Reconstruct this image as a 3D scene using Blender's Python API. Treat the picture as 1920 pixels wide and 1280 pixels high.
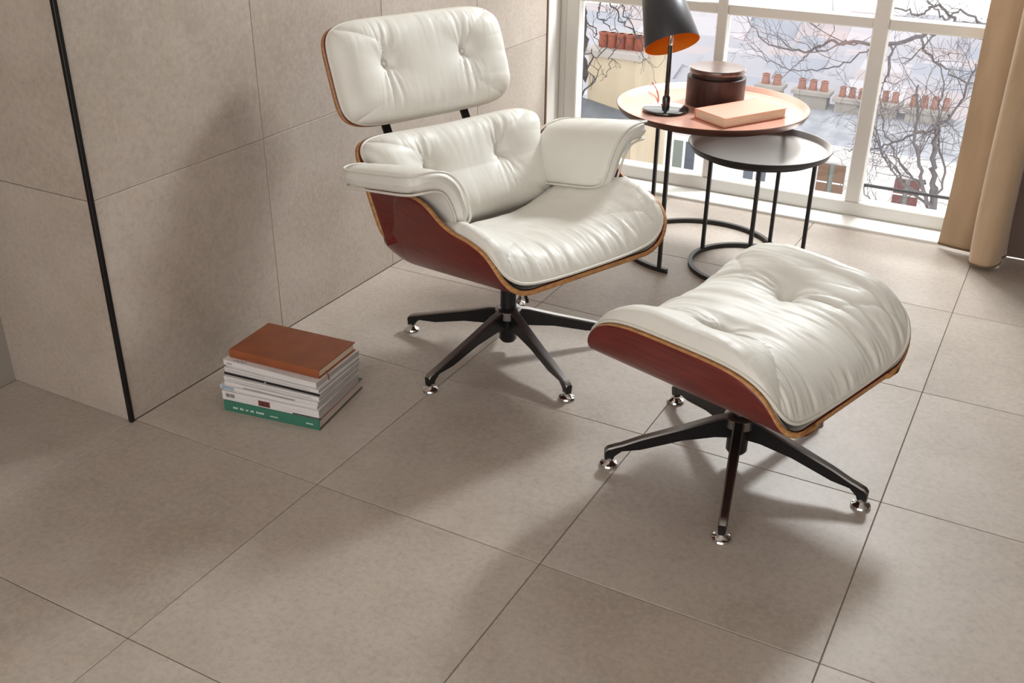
import bpy, math, random
import numpy as np
from mathutils import Vector, Matrix, noise

for o in list(bpy.data.objects):
    bpy.data.objects.remove(o, do_unlink=True)
S = bpy.context.scene
COL = S.collection
PI = math.pi

# ------------------------------------------------------------------ camera
FPX = 1934.846
CAM = np.array([1.9734, -1.5764, 1.4432])
yaw, pit, rol = -0.492980, 0.476700, 0.010394
_f = np.array([math.sin(yaw)*math.cos(pit), math.cos(yaw)*math.cos(pit), -math.sin(pit)])
_r0 = np.array([math.cos(yaw), -math.sin(yaw), 0.0]); _u0 = np.cross(_r0, _f)
_r = math.cos(rol)*_r0 + math.sin(rol)*_u0
_u = -math.sin(rol)*_r0 + math.cos(rol)*_u0
cd = bpy.data.cameras.new('camera'); cam = bpy.data.objects.new('camera', cd); COL.objects.link(cam)
cd.sensor_width = 36.0; cd.lens = FPX/1920*36.0; cd.clip_start = 0.05; cd.clip_end = 400
M = Matrix.Identity(4)
for i in range(3):
    M[i][0] = _r[i]; M[i][1] = _u[i]; M[i][2] = -_f[i]; M[i][3] = CAM[i]
cam.matrix_world = M
S.camera = cam

# ------------------------------------------------------------------ world, assumed key lamp, exposure
w = bpy.data.worlds.new('world'); S.world = w; w.use_nodes = True
bgn = w.node_tree.nodes['Background']
bgn.inputs[0].default_value = (1.0, 0.97, 0.935, 1); bgn.inputs[1].default_value = 2.7
S.view_settings.view_transform = 'Standard'; S.view_settings.look = 'None'
S.view_settings.gamma = 1.0; S.view_settings.use_curve_mapping = False
S.view_settings.exposure = 0.0

def area(name, loc, aim, sx, sy, power, col=(1, 1, 1)):
    l = bpy.data.lights.new(name, 'AREA'); l.shape = 'RECTANGLE'; l.size = sx; l.size_y = sy
    l.energy = power; l.color = col
    o = bpy.data.objects.new(name, l); COL.objects.link(o); o.location = loc
    d = Vector(aim) - Vector(loc); o.rotation_euler = d.to_track_quat('-Z', 'Y').to_euler()
    return o
# assumed area lamp outside the window, placed by the shadows, standing in for daylight
area('assumed_key_lamp', (1.24, 3.02, 2.12), (1.0, 0.4, 0.2), 0.34, 0.42, 86, (0.96, 0.985, 1.0))

# ------------------------------------------------------------------ helpers
def at(px, py, Y):
    d = _f + _r*(px-960)/FPX - _u*(py-640)/FPX
    return CAM + d*((Y-CAM[1])/d[1])

def link(o, parent=None):
    COL.objects.link(o)
    if parent is not None: o.parent = parent
    return o
def tag(o, label=None, cat=None, group=None, kind=None):
    if label: o['label'] = label
    if cat: o['category'] = cat
    if group: o['group'] = group
    if kind: o['kind'] = kind
    return o
def thing(name, loc, rz=0.0, label=None, cat=None, group=None):
    o = bpy.data.objects.new(name, None); o.empty_display_size = 0.1
    o.location = loc; o.rotation_euler = (0, 0, rz); COL.objects.link(o)
    return tag(o, label, cat, group)

class MB:
    def __init__(s): s.v = []; s.f = []; s.mi = []
    def add(s, vs, fs, mi=0):
        b = len(s.v); s.v += [tuple(map(float, p)) for p in vs]
        s.f += [tuple(i+b for i in f) for f in fs]; s.mi += [mi]*len(fs)
    def box(s, x0, x1, y0, y1, z0, z1, mi=0, xf=None):
        vs = [(x, y, z) for z in (z0, z1) for y in (y0, y1) for x in (x0, x1)]
        if xf: vs = [xf(p) for p in vs]
        s.add(vs, [(0, 2, 3, 1), (4, 5, 7, 6), (0, 1, 5, 4), (2, 6, 7, 3), (0, 4, 6, 2), (1, 3, 7, 5)], mi)
    def bbox(s, x0, x1, y0, y1, z0, z1, b=0.004, mi=0, xf=None):
        # box with chamfered vertical and horizontal edges
        P = []
        for zi, z in enumerate((z0, z0+b, z1-b, z1)):
            i = b if zi in (0, 3) else 0.0
            xa, xb, ya, yb = x0+i, x1-i, y0+i, y1-i
            P += [(xa+b, ya, z), (xb-b, ya, z), (xb, ya+b, z), (xb, yb-b, z), (xb-b, yb, z), (xa+b, yb, z), (xa, yb-b, z), (xa, ya+b, z)]
        if xf: P = [xf(p) for p in P]
        F = [tuple(range(7, -1, -1)), tuple(range(24, 32))]
        for k in range(3):
            for j in range(8):
                F.append((k*8+j, k*8+(j+1) % 8, (k+1)*8+(j+1) % 8, (k+1)*8+j))
        s.add(P, F, mi)
    def tube(s, pts, rad, n=8, closed=False, mi=0, square=False):
        pts = [Vector(p) for p in pts]; N = len(pts)
        rr = rad if hasattr(rad, '__len__') else [rad]*N
        up = None; rings = []
        for i, p in enumerate(pts):
            a = pts[(i-1) % N] if (closed or i > 0) else pts[0]
            b = pts[(i+1) % N] if (closed or i < N-1) else pts[-1]
            t = (b-a)
            t = t.normalized() if t.length > 1e-9 else Vector((0, 0, 1))
            if up is None:
                up = Vector((0, 0, 1)) if abs(t.z) < 0.9 else Vector((1, 0, 0))
            sd = t.cross(up)
            if sd.length < 1e-6: sd = t.orthogonal()
            sd.normalize(); up = sd.cross(t).normalized()
            off = PI/4 if square else 0
            rings.append([p + (sd*math.cos(2*PI*k/n+off) + up*math.sin(2*PI*k/n+off))*rr[i] for k in range(n)])
        vs = [q for r in rings for q in r]; fs = []
        for i in range(N if closed else N-1):
            for k in range(n):
                a = i*n+k; b = i*n+(k+1) % n; j = ((i+1) % N)*n
                fs.append((a, b, j+(k+1) % n, j+k))
        if not closed:
            fs.append(tuple(range(n-1, -1, -1))); fs.append(tuple((N-1)*n+k for k in range(n)))
        s.add(vs, fs, mi)
    def lathe(s, prof, n=48, c=(0, 0, 0), mi=0, mf=None):
        vs = []; fs = []; m = len(prof)
        for k in range(n):
            a = 2*PI*k/n
            for r, z in prof: vs.append((c[0]+r*math.cos(a), c[1]+r*math.sin(a), c[2]+z))
        for k in range(n):
            for i in range(m-1):
                fs.append((k*m+i, ((k+1) % n)*m+i, ((k+1) % n)*m+i+1, k*m+i+1))
        if mf: vs = [mf(p) for p in vs]
        s.add(vs, fs, mi)
    def grid(s, P, closed=False, mi=0, flip=False):
        nu, nv = len(P), len(P[0]); vs = [p for r in P for p in r]; fs = []
        for i in range(nu-1):
            for j in range(nv-1):
                q = (i*nv+j, (i+1)*nv+j, (i+1)*nv+j+1, i*nv+j+1)
                fs.append(q[::-1] if flip else q)
        s.add(vs, fs, mi)
    def build(s, name, mats, parent=None, smooth=False, autos=None):
        me = bpy.data.meshes.new(name); me.from_pydata(s.v, [], s.f)
        if not isinstance(mats, (list, tuple)): mats = [mats]
        for m in mats: me.materials.append(m)
        if len(mats) > 1: me.polygons.foreach_set('material_index', s.mi)
        if smooth:
            me.polygons.foreach_set('use_smooth', [True]*len(me.polygons))
        me.update()
        if smooth and autos: me.set_sharp_from_angle(angle=math.radians(autos))
        return link(bpy.data.objects.new(name, me), parent)

def spline(pts, n=8, closed=False):
    P = [np.array(p, float) for p in pts]; N = len(P); out = []
    for i in range(N if closed else N-1):
        g = lambda k: P[k % N] if closed else P[min(max(k, 0), N-1)]
        a, b, c, d = g(i-1), g(i), g(i+1), g(i+2)
        for k in range(n):
            t = k/n
            out.append(0.5*((2*b)+(-a+c)*t+(2*a-5*b+4*c-d)*t*t+(-a+3*b-3*c+d)*t**3))
    if not closed: out.append(P[-1])
    return [tuple(p) for p in out]

def nz(x, y=0.0, z=0.0): return noise.noise(Vector((x, y, z)))

# ------------------------------------------------------------------ materials
def lin(r, g, b):
    f = lambda c: ((c/255+0.055)/1.055)**2.4 if c/255 > 0.04045 else c/255/12.92
    return (f(r), f(g), f(b), 1)
def mat(name, col, rough=0.5, metal=0.0, spec=0.5, coat=0.0, bump=None, vary=None, trans=0.0, sheen=0.0):
    """bump=(scale, strength, dist); vary=(second colour, scale, detail, (sx,sy,sz))"""
    m = bpy.data.materials.new(name); m.use_nodes = True
    nt = m.node_tree; b = nt.nodes['Principled BSDF']
    b.inputs['Base Color'].default_value = col; b.inputs['Roughness'].default_value = rough
    b.inputs['Metallic'].default_value = metal; b.inputs['Specular IOR Level'].default_value = spec
    b.inputs['Coat Weight'].default_value = coat; b.inputs['Coat Roughness'].default_value = 0.15
    b.inputs['Sheen Weight'].default_value = sheen
    tc = None
    def coord(sc=(1, 1, 1)):
        nonlocal tc
        if tc is None: tc = nt.nodes.new('ShaderNodeTexCoord')
        mp = nt.nodes.new('ShaderNodeMapping'); mp.inputs['Scale'].default_value = sc
        nt.links.new(tc.outputs['Object'], mp.inputs[0]); return mp.outputs[0]
    if vary:
        c2, sc, det, st = vary
        n = nt.nodes.new('ShaderNodeTexNoise'); n.inputs['Scale'].default_value = sc; n.inputs['Detail'].default_value = det
        nt.links.new(coord(st), n.inputs['Vector'])
        rp = nt.nodes.new('ShaderNodeValToRGB'); rp.color_ramp.elements[0].position = 0.33; rp.color_ramp.elements[1].position = 0.67
        rp.color_ramp.elements[0].color = col; rp.color_ramp.elements[1].color = c2
        nt.links.new(n.outputs['Fac'], rp.inputs[0]); nt.links.new(rp.outputs[0], b.inputs['Base Color'])
    if bump:
        sc, st, di = bump
        n = nt.nodes.new('ShaderNodeTexNoise'); n.inputs['Scale'].default_value = sc; n.inputs['Detail'].default_value = 4
        nt.links.new(coord(), n.inputs['Vector'])
        bp = nt.nodes.new('ShaderNodeBump'); bp.inputs['Strength'].default_value = st; bp.inputs['Distance'].default_value = di
        nt.links.new(n.outputs['Fac'], bp.inputs['Height']); nt.links.new(bp.outputs[0], b.inputs['Normal'])
    return m

def stone_mat(name, ca, cb, cc):
    """matt porcelain stone: cloudy two-tone, fine speckle, each tile a touch different"""
    m = bpy.data.materials.new(name); m.use_nodes = True; nt = m.node_tree; b = nt.nodes['Principled BSDF']
    b.inputs['Roughness'].default_value = 0.46; b.inputs['Specular IOR Level'].default_value = 0.5
    geo = nt.nodes.new('ShaderNodeNewGeometry'); oi = nt.nodes.new('ShaderNodeObjectInfo')
    off = nt.nodes.new('ShaderNodeVectorMath'); off.operation = 'SCALE'; off.inputs[0].default_value = (37.0, 17.0, 29.0)
    nt.links.new(oi.outputs['Random'], off.inputs['Scale'])
    ad = nt.nodes.new('ShaderNodeVectorMath'); nt.links.new(geo.outputs['Position'], ad.inputs[0]); nt.links.new(off.outputs[0], ad.inputs[1])
    def ns(scale, det, rough, mapping=None):
        n = nt.nodes.new('ShaderNodeTexNoise'); n.inputs['Scale'].default_value = scale; n.inputs['Detail'].default_value = det
        n.inputs['Roughness'].default_value = rough
        nt.links.new(ad.outputs[0], n.inputs['Vector']); return n
    n1 = ns(2.6, 6, 0.6); n2 = ns(70, 5, 0.75); n3 = ns(9, 8, 0.7)
    r1 = nt.nodes.new('ShaderNodeValToRGB'); r1.color_ramp.elements[0].position = 0.3; r1.color_ramp.elements[1].position = 0.7
    r1.color_ramp.elements[0].color = ca; r1.color_ramp.elements[1].color = cb
    nt.links.new(n1.outputs['Fac'], r1.inputs[0])
    def mixc(fac_node, lo, hi, amount, prev, col):
        mr = nt.nodes.new('ShaderNodeMapRange'); mr.inputs[1].default_value = lo; mr.inputs[2].default_value = hi
        mr.inputs[3].default_value = 0; mr.inputs[4].default_value = amount
        nt.links.new(fac_node.outputs['Fac'], mr.inputs[0])
        mx = nt.nodes.new('ShaderNodeMix'); mx.data_type = 'RGBA'
        nt.links.new(mr.outputs[0], mx.inputs['Factor']); nt.links.new(prev, mx.inputs[6]); mx.inputs[7].default_value = col
        return mx.outputs[2]
    c = mixc(n3, 0.45, 0.75, 0.55, r1.outputs[0], cc)
    c = mixc(n2, 0.5, 0.72, 0.4, c, tuple(k*0.72 for k in ca[:3])+(1,))
    c = mixc(n2, 0.5, 0.3, 0.3, c, tuple(min(1, k*1.2) for k in cb[:3])+(1,))
    nt.links.new(c, b.inputs['Base Color'])
    bp = nt.nodes.new('ShaderNodeBump'); bp.inputs['Strength'].default_value = 0.12; bp.inputs['Distance'].default_value = 0.002
    nt.links.new(n2.outputs['Fac'], bp.inputs['Height']); nt.links.new(bp.outputs[0], b.inputs['Normal'])
    return m

def glass_mat(name):
    m = bpy.data.materials.new(name); m.use_nodes = True; nt = m.node_tree
    for n in list(nt.nodes): nt.nodes.remove(n)
    out = nt.nodes.new('ShaderNodeOutputMaterial'); mx = nt.nodes.new('ShaderNodeMixShader')
    t = nt.nodes.new('ShaderNodeBsdfTransparent'); g = nt.nodes.new('ShaderNodeBsdfGlossy'); g.inputs['Roughness'].default_value = 0.02
    t.inputs[0].default_value = (0.97, 0.98, 0.98, 1)
    mx.inputs[0].default_value = 0.05
    nt.links.new(t.outputs[0], mx.inputs[1]); nt.links.new(g.outputs[0], mx.inputs[2]); nt.links.new(mx.outputs[0], out.inputs[0])
    return m

M_tile = stone_mat('beige_stone_tile', lin(160, 147, 135), lin(187, 176, 166), lin(179, 165, 151))
M_wtile = stone_mat('beige_wall_tile', lin(160, 147, 134), lin(186, 174, 163), lin(178, 163, 148))
M_grout = mat('grout', lin(110, 100, 90), 0.9)
M_wgrout = mat('wall_grout', lin(160, 148, 135), 0.9)
M_shadewall = mat('shade_brown_wall', lin(104, 88, 80), 0.8, vary=(lin(94, 79, 71), 6, 4, (1, 1, 1)))  # dark brown puts the shade behind the curtain into the wall colour
M_paint = mat('grey_paint', lin(150, 142, 134), 0.8)
M_white = mat('white_gloss_paint', lin(221, 218, 212), 0.4)
M_sill = mat('white_sill', lin(240, 239, 236), 0.45)
M_ceil = mat('ceiling_paint', lin(225, 221, 214), 0.9)
M_black = mat('black_trim_metal', lin(32, 30, 29), 0.35, 0.6)
M_glass = glass_mat('window_glass')
M_leather = mat('cream_leather', lin(225, 223, 216), 0.48, spec=0.4, coat=0.0, bump=(260, 0.10, 0.001), vary=(lin(220, 217, 209), 5, 3, (1, 1, 1)))
M_pipe = mat('cream_piping', lin(216, 212, 202), 0.45)
M_wood = mat('rosewood_veneer', lin(112, 38, 33), 0.34, spec=0.5, coat=0.2, vary=(lin(92, 28, 25), 9, 6, (1.2, 14, 14)))
M_ply = mat('plywood_edge', lin(196, 146, 92), 0.5, vary=(lin(164, 112, 66), 60, 3, (1, 1, 3)))
M_legblk = mat('black_satin_metal', lin(26, 25, 27), 0.38, 0.3)
M_legtop = mat('brushed_aluminium', lin(150, 147, 145), 0.28, 1.0)
M_chrome = mat('chrome', lin(215, 214, 212), 0.08, 1.0)
M_tblblk = mat('black_powder_coat', lin(40, 37, 36), 0.42, 0.2)
M_tray = mat('grey_black_tray', lin(212, 208, 204), 0.32, 0.85)
M_copper = mat('copper_pink_tray', lin(234, 184, 166), 0.27, 0.45, vary=(lin(228, 176, 156), 6, 4, (1, 1, 1)))
M_trayout = mat('shaded_copper_edge', lin(96, 62, 50), 0.4, 0.5)  # darker than the tray top: shade on the rim put into the colour
M_walnut = mat('dark_walnut', lin(70, 42, 36), 0.5, vary=(lin(48, 28, 25), 22, 6, (3, 3, 0.35)))
M_walnut_top = mat('walnut_lid_top', lin(112, 82, 72), 0.28, spec=0.8, coat=0.6, vary=(lin(80, 54, 46), 14, 5, (0.4, 5, 1)))
M_lampblk = mat('lamp_black_lacquer', lin(24, 24, 25), 0.12, 0.0, spec=0.6, coat=0.6)
M_shade = mat('lamp_shade_charcoal', lin(58, 57, 61), 0.38, 0.3)
M_shadein = mat('lamp_shade_gold_inside', lin(226, 128, 22), 0.4, 0.3)
M_redcord = mat('red_fabric_cord', lin(176, 72, 58), 0.7)
M_brown = mat('brown_leather_cover', lin(150, 82, 44), 0.5, bump=(180, 0.15, 0.001), vary=(lin(136, 72, 40), 16, 4, (1, 1, 1)))
M_pinkb = mat('salmon_book_cover', lin(226, 152, 128), 0.55)
M_pages = mat('book_pages', lin(224, 208, 186), 0.8, vary=(lin(206, 188, 164), 90, 2, (0.2, 0.2, 9)))
M_gpages = mat('pale_pages', lin(206, 190, 178), 0.8, vary=(lin(186, 168, 156), 90, 2, (0.2, 0.2, 9)))
M_mag = mat('glossy_white_paper', lin(226, 222, 220), 0.35, vary=(lin(205, 200, 200), 120, 2, (0.1, 0.1, 6)))
M_magp = mat('grey_page_edges', lin(186, 180, 176), 0.7, vary=(lin(150, 143, 140), 160, 2, (0.1, 0.1, 8)))
M_green = mat('green_book_cloth', lin(54, 112, 92), 0.6)
M_mblack = mat('magazine_black', lin(26, 22, 24), 0.4)
M_mred = mat('magazine_maroon', lin(120, 62, 58), 0.5)
M_mblue = mat('magazine_blue', lin(150, 168, 186), 0.5)
M_mgrey = mat('magazine_grey', lin(130, 122, 124), 0.5)
M_ink = mat('white_ink', lin(206, 220, 212), 0.6)
M_curt = mat('tan_velvet_curtain', lin(198, 170, 140), 0.75, sheen=0.35, bump=(420, 0.25, 0.0008), vary=(lin(180, 153, 123), 7, 4, (2, 2, 0.4)))
M_hem = mat('curtain_hem', lin(120, 96, 72), 0.8)
# outdoors
M_facade = mat('white_render', lin(236, 234, 236), 0.85, vary=(lin(222, 220, 224), 1.2, 4, (1, 1, 1)))
M_facade2 = mat('cream_render', lin(178, 165, 143), 0.85, vary=(lin(160, 147, 126), 2.5, 5, (1, 1, 0.5)))
M_slate = mat('slate_roof', lin(160, 163, 172), 0.7, vary=(lin(134, 138, 148), 5, 5, (1, 1, 1)))  # greys paled to put some haze into the roof colour
M_slate2 = mat('dark_slate_roof', lin(98, 103, 112), 0.7, vary=(lin(80, 85, 94), 6, 5, (1, 1, 1)))
M_zinc = mat('zinc_roof', lin(176, 180, 188), 0.55, vary=(lin(150, 155, 165), 3, 4, (1, 1, 1)))
M_pot = mat('terracotta_pot', lin(150, 112, 102), 0.8)
M_pot2 = mat('clay_red_pot', lin(128, 62, 44), 0.8)
M_stackm = mat('chimney_render', lin(156, 151, 148), 0.9, vary=(lin(140, 135, 132), 3, 4, (1, 1, 1)))
M_winglass = mat('dark_window_glass', lin(70, 80, 96), 0.15)
M_winglass2 = mat('grey_green_window_glass', lin(110, 120, 117), 0.2)
M_shutter = mat('brown_shutter', lin(104, 80, 66), 0.8)
M_shutter2 = mat('maroon_shutter', lin(92, 52, 54), 0.8)
M_farhaze = [mat('far_stone_a', lin(176, 175, 184), 0.9), mat('far_stone_b', lin(186, 181, 184), 0.9), mat('far_roof_a', lin(152, 152, 162), 0.9), mat('far_roof_b', lin(168, 166, 174), 0.9), mat('far_roof_c', lin(160, 153, 158), 0.9), mat('far_roof_d', lin(142, 146, 158), 0.9)]  # pale lavender tones put the distance haze into the colours
M_ground = mat('street_ground', lin(190, 190, 196), 0.9)
M_bark = mat('bare_bark', lin(96, 91, 95), 0.9)
M_bark2 = mat('dark_bark', lin(46, 42, 45), 0.9)
M_rail = mat('railing_iron', lin(40, 40, 46), 0.5, 0.5)

# ------------------------------------------------------------------ room shell
TX, TY, GAP = 0.6, 0.5904, 0.0017
WY = 2.372        # where the tiled floor and the left wall stop
WIN = 2.53        # plane of the window frame
NX = -0.453       # depth of the niche on the left

fb = MB(); fb.box(-1.0, 4.2, -3.2, WY, -0.06, -0.0026)
floor = tag(fb.build('floor', M_grout), kind='structure')
def tile_mesh(name, sx, sy, t=0.009, b=0.0012):
    m = MB(); m.bbox(GAP/2, sx-GAP/2, GAP/2, sy-GAP/2, -t, 0, b)
    me = m.build(name, M_tile); d = me.data; bpy.data.objects.remove(me); return d
full = tile_mesh('floor_tile', TX, TY)
for i in range(-1, 7):
    for j in range(-5, 5):
        x0, y0 = i*TX, j*TY
        x1, y1 = x0+TX, y0+TY
        if y0 >= WY: continue
        cx0 = max(x0, NX); cy1 = min(y1, WY)
        if i < 0 and y0 > -0.1: continue
        if (cx0, cy1) == (x0, y1): d = full
        else:
            d = tile_mesh('floor_tile', x1-cx0, cy1-y0)
        o = bpy.data.objects.new('floor_tile', d); link(o, floor); o.location = (cx0, y0, 0)

YC = -0.012       # y of the outside corner of the left wall
def wall_tiles(parent, x, y, w, h, rz, mat_):
    """one tile: built in local x (length) / z (height), facing -y, rotated into place"""
    m = MB(); m.bbox(GAP/2, w-GAP/2, -0.010, 0.0, GAP/2, h-GAP/2, 0.0010)
    o = m.build('wall_tile', mat_, parent); return o
wl = MB(); wl.box(-0.30, -0.0022, YC+0.11, WY, 0, 2.72)
wall_left = tag(wl.build('wall_left', M_wgrout), kind='structure')
ys = [YC, 0.6, 1.2, 1.8, WY]
zs = [0, 0.607, 1.214, 1.821, 2.428, 2.72]
for a, b_ in zip(ys[:-1], ys[1:]):
    for c, d in zip(zs[:-1], zs[1:]):
        m = MB(); m.bbox(-0.010, 0.0, a+GAP/2, b_-GAP/2, c+GAP/2, d-GAP/2, 0.0009)
        m.build('wall_tile', M_wtile, wall_left)
wb = MB(); wb.box(NX-0.3, -0.30, YC+0.006, YC+0.3, 0, 2.72); wb.box(-0.30, -0.0022, YC+0.006, YC+0.1, 0, 2.72)
wall_niche = tag(wb.build('wall_back', M_wgrout), kind='structure')
for c, d in zip(zs[:-1], zs[1:]):
    m = MB(); m.bbox(NX, -GAP, YC, YC+0.010, c+GAP/2, d-GAP/2, 0.0009); m.build('wall_tile', M_wtile, wall_niche)
ws = MB(); ws.box(NX-0.30, NX, -3.2, YC+0.02, 0, 2.72)
tag(ws.build('wall_side', M_paint), kind='structure')
tr = MB(); tr.bbox(-0.006, 0.006, YC-0.006, YC+0.006, 0.0, 2.72, 0.0015)
tag(tr.build('trim_1', M_black), kind='structure')
# wall above and right of the window, ceiling, wall on the right (behind the frame's edge)
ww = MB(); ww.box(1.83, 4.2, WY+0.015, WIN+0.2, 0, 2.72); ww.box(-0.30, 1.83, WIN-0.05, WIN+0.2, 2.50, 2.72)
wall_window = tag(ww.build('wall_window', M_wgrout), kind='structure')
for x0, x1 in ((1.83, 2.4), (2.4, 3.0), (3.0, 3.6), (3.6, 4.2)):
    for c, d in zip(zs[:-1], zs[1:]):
        m = MB(); m.bbox(x0+GAP/2, x1-GAP/2, WY+0.006, WY+0.016, c+GAP/2, d-GAP/2, 0.0009); m.build('darkened_wall_tile', M_shadewall, wall_window)
cb = MB(); cb.box(-0.76, 4.2, -3.2, WIN+0.2, 2.72, 2.80); tag(cb.build('ceiling', M_ceil), kind='structure')
wr = MB(); wr.box(4.2, 4.3, -3.2, WIN+0.2, 0, 2.80); tag(wr.build('wall_right', M_paint), kind='structure')
wf = MB(); wf.box(-0.76, 0.25, -3.3, -3.2, 0, 2.80); tag(wf.build('wall_fill_block', M_paint), kind='structure')  # unseen wall stub, added and sized to cut fill light in the niche

# ------------------------------------------------------------------ window
win = thing('window_1', (0, WIN, 0)); tag(win, 'tall white framed window looking over rooftops', kind='structure')
def wpart(name, x0, x1, z0, z1, y0=-0.03, y1=0.035, b=0.004, m_=None):
    m = MB(); m.bbox(x0, x1, y0, y1, z0, z1, b); return m.build(name, m_ or M_white, win)
wpart('sill', -0.05, 1.83, -0.02, 0.010, WY-WIN+0.003, 0.10, 0.003, M_sill)
wpart('bottom_rail', 0.03, 1.83, 0.010, 0.066, -0.030)
wpart('jamb', 0.028, 0.086, 0.066, 2.50)
wpart('jamb', 1.77, 1.83, 0.066, 2.50)
wpart('top_rail', 0.086, 1.77, 2.44, 2.50)
wpart('mullion', 0.682, 0.724, 0.066, 2.44, -0.024)
wpart('mullion', 1.279, 1.335, 0.066, 2.44, -0.028)
for z in (0.752, 2.10):
    for a, b_ in ((0.086, 0.682), (0.724, 1.279), (1.335, 1.77)):
        wpart('transom', a, b_, z-0.021, z+0.021, -0.020)
wpart('jamb_lining', -0.05, 0.0, 0.010, 2.50, WY-WIN+0.012, 0.03, 0.003)
wpart('jamb_lining', 0.0, 0.028, 0.010, 2.50, -0.028, 0.035, 0.003)
m = MB(); m.bbox(-0.006, 0.004, WY-WIN+0.001, WY-WIN+0.013, 0.0, 2.5, 0.001); m.build('edge_strip', mat('bronze_edge_strip', lin(120, 96, 80), 0.4, 0.5), win)
for a, b_ in ((0.086, 0.682), (0.724, 1.279), (1.335, 1.77)):
    for c, d in ((0.066, 0.731), (0.773, 2.079), (2.121, 2.44)):
        m = MB(); m.box(a, b_, 0.004, 0.008, c, d); m.build('pane', M_glass, win)

# ------------------------------------------------------------------ curtain
def curtain():
    t = thing('curtain', (1.83, 2.29, 0), 0, 'tan velvet curtain hanging to the floor in deep folds beside the window', 'curtain')
    path = [(1.672, 2.372-0.02), (1.715, 2.345), (1.765, 2.335), (1.812, 2.318), (1.832, 2.285), (1.808, 2.252), (1.784, 2.228),
            (1.796, 2.202), (1.830, 2.190), (1.862, 2.196), (1.884, 2.222), (1.888, 2.262), (1.876, 2.300), (1.890, 2.340)]
    P = spline(path, 10)
    rows = []
    for k in range(41):
        z = 0.014 + 2.52*(k/40)**1.3; rw = []
        for i, (x, y) in enumerate(P):
            s = i/len(P)
            fl = 0.012*math.exp(-z/0.12)              # hem flares at the floor
            x2 = x + 0.006*nz(s*6, z*1.4, 3) + fl*(0.5-math.cos(s*9))*0.9
            y2 = y + 0.008*nz(s*5, z*1.1, 9) - fl*(0.5+0.5*math.sin(s*11))
            rw.append((x2-1.83, min(y2, 2.356)-2.29, z))
        rows.append(rw)
    m = MB(); m.grid(rows); o = m.build('panel', M_curt, t, True)
    sm = o.modifiers.new('thick', 'SOLIDIFY'); sm.thickness = 0.004; sm.offset = 0
    h = MB(); h.tube([(p[0], p[1], p[2]+0.003) for p in rows[0]], 0.0045, 6); h.build('hem', M_hem, t, True)
    return t
curtain()

# ------------------------------------------------------------------ upholstery helpers
def sq(u, v, n):
    m = max(abs(u), abs(v))
    if m < 1e-9: return 0.0, 0.0
    d = (abs(u)**n + abs(v)**n)**(1.0/n)
    return u*m/d, v*m/d
def tuft(y, t, tufts, depth, seed, elong=1.0):
    """dimples with folds running out of them"""
    h = 0.0
    for k, (ty, tt) in enumerate(tufts):
        dy, dt = y-ty, t-tt; r = math.hypot(dy, dt); ph = math.atan2(dt, dy)
        h -= depth*math.exp(-(r/0.016)**2)*0.45 + depth*0.7*math.exp(-(r/0.050)**1.3)
        vert = 0.12+0.88*abs(math.sin(ph))**3
        fold = nz(math.cos(ph)*2.6+seed*7+k*3, math.sin(ph)*2.6, r*1.5)
        h += 0.007*elong*fold*vert*min(1, r/0.022)*math.exp(-r/0.12)
        fl = abs(nz(dy*34+math.cos(ph)*2.0+seed*3+k, math.copysign(1, dt)*2.7, dt*3.0))
        wd = math.exp(-(dy/(0.022+0.18*abs(dt)))**2)
        h -= 0.0062*elong*max(0, 0.24-fl)/0.24*wd*min(1, r/0.025)*math.exp(-r/0.13)
    return h
def sheet(name, f, nu, nv, mat_, parent, bottom=None):
    U = [math.sin(-PI/2+PI*i/nu)*0.55+(-1+2*i/nu)*0.45 for i in range(nu+1)]
    V = [math.sin(-PI/2+PI*i/nv)*0.55+(-1+2*i/nv)*0.45 for i in range(nv+1)]
    m = MB(); m.grid([[f(u, v, 1) for v in V] for u in U])
    U2, V2 = U[::4]+([U[-1]] if nu % 4 else []), V[::4]+([V[-1]] if nv % 4 else [])
    m.grid([[f(u, v, -1) for v in V2] for u in U2], flip=True)
    return m.build(name, mat_, parent, True)
def rim(f, n=44, s=0):
    P = [(-1+2*i/n, -1) for i in range(n)]+[(1, -1+2*i/n) for i in range(n)]+[(1-2*i/n, 1) for i in range(n)]+[(-1, 1-2*i/n) for i in range(n)]
    return [f(u, v, s) for u, v in P]

def interp(tab):
    xs_ = [a for a, _ in tab]; P = spline([(a, b) for a, b in tab], 12)
    X = [p[0] for p in P]; Y = [p[1] for p in P]
    return lambda x: float(np.interp(x, X, Y))

def section(flat, r, ang):
    """plywood cross section: flat, bent up at both sides. arc length -> (y, z)"""
    def f(a):
        s = 1 if a >= 0 else -1; a = abs(a)
        if a <= flat: return s*a, 0.0
        ph = (a-flat)/r
        if ph <= ang: return s*(flat+r*math.sin(ph)), r*(1-math.cos(ph))
        e = (ph-ang)*r
        return s*(flat+r*math.sin(ang)+e*math.cos(ang)), r*(1-math.cos(ang))+e*math.sin(ang)
    def inv(h):
        z1 = r*(1-math.cos(ang))
        if h <= 0: return flat
        if h <= z1: return flat+r*math.acos(1-h/r)
        return flat+r*ang+(h-z1)/math.sin(ang)
    return f, inv

def shell_obj(name, rows, parent, thick=0.013):
    m = MB(); m.grid(rows); o = m.build(name, [M_wood, M_ply], parent, True)
    sm = o.modifiers.new('ply', 'SOLIDIFY'); sm.thickness = thick; sm.offset = -1; sm.use_rim = True
    sm.material_offset_rim = 1
    return o

def pleats(s, d, freq, amp, reach, seed):
    """gathers that run in from a seam: s along the seam, d distance from it"""
    e = math.exp(-d/reach)*min(1, d/0.008)
    n = nz(s*freq+seed, d*4, seed)+0.5*nz(s*freq*2.1+seed, d*7, seed+5)
    return amp*e*(n-0.6*max(0, 0.15-abs(n))/0.15)

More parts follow.
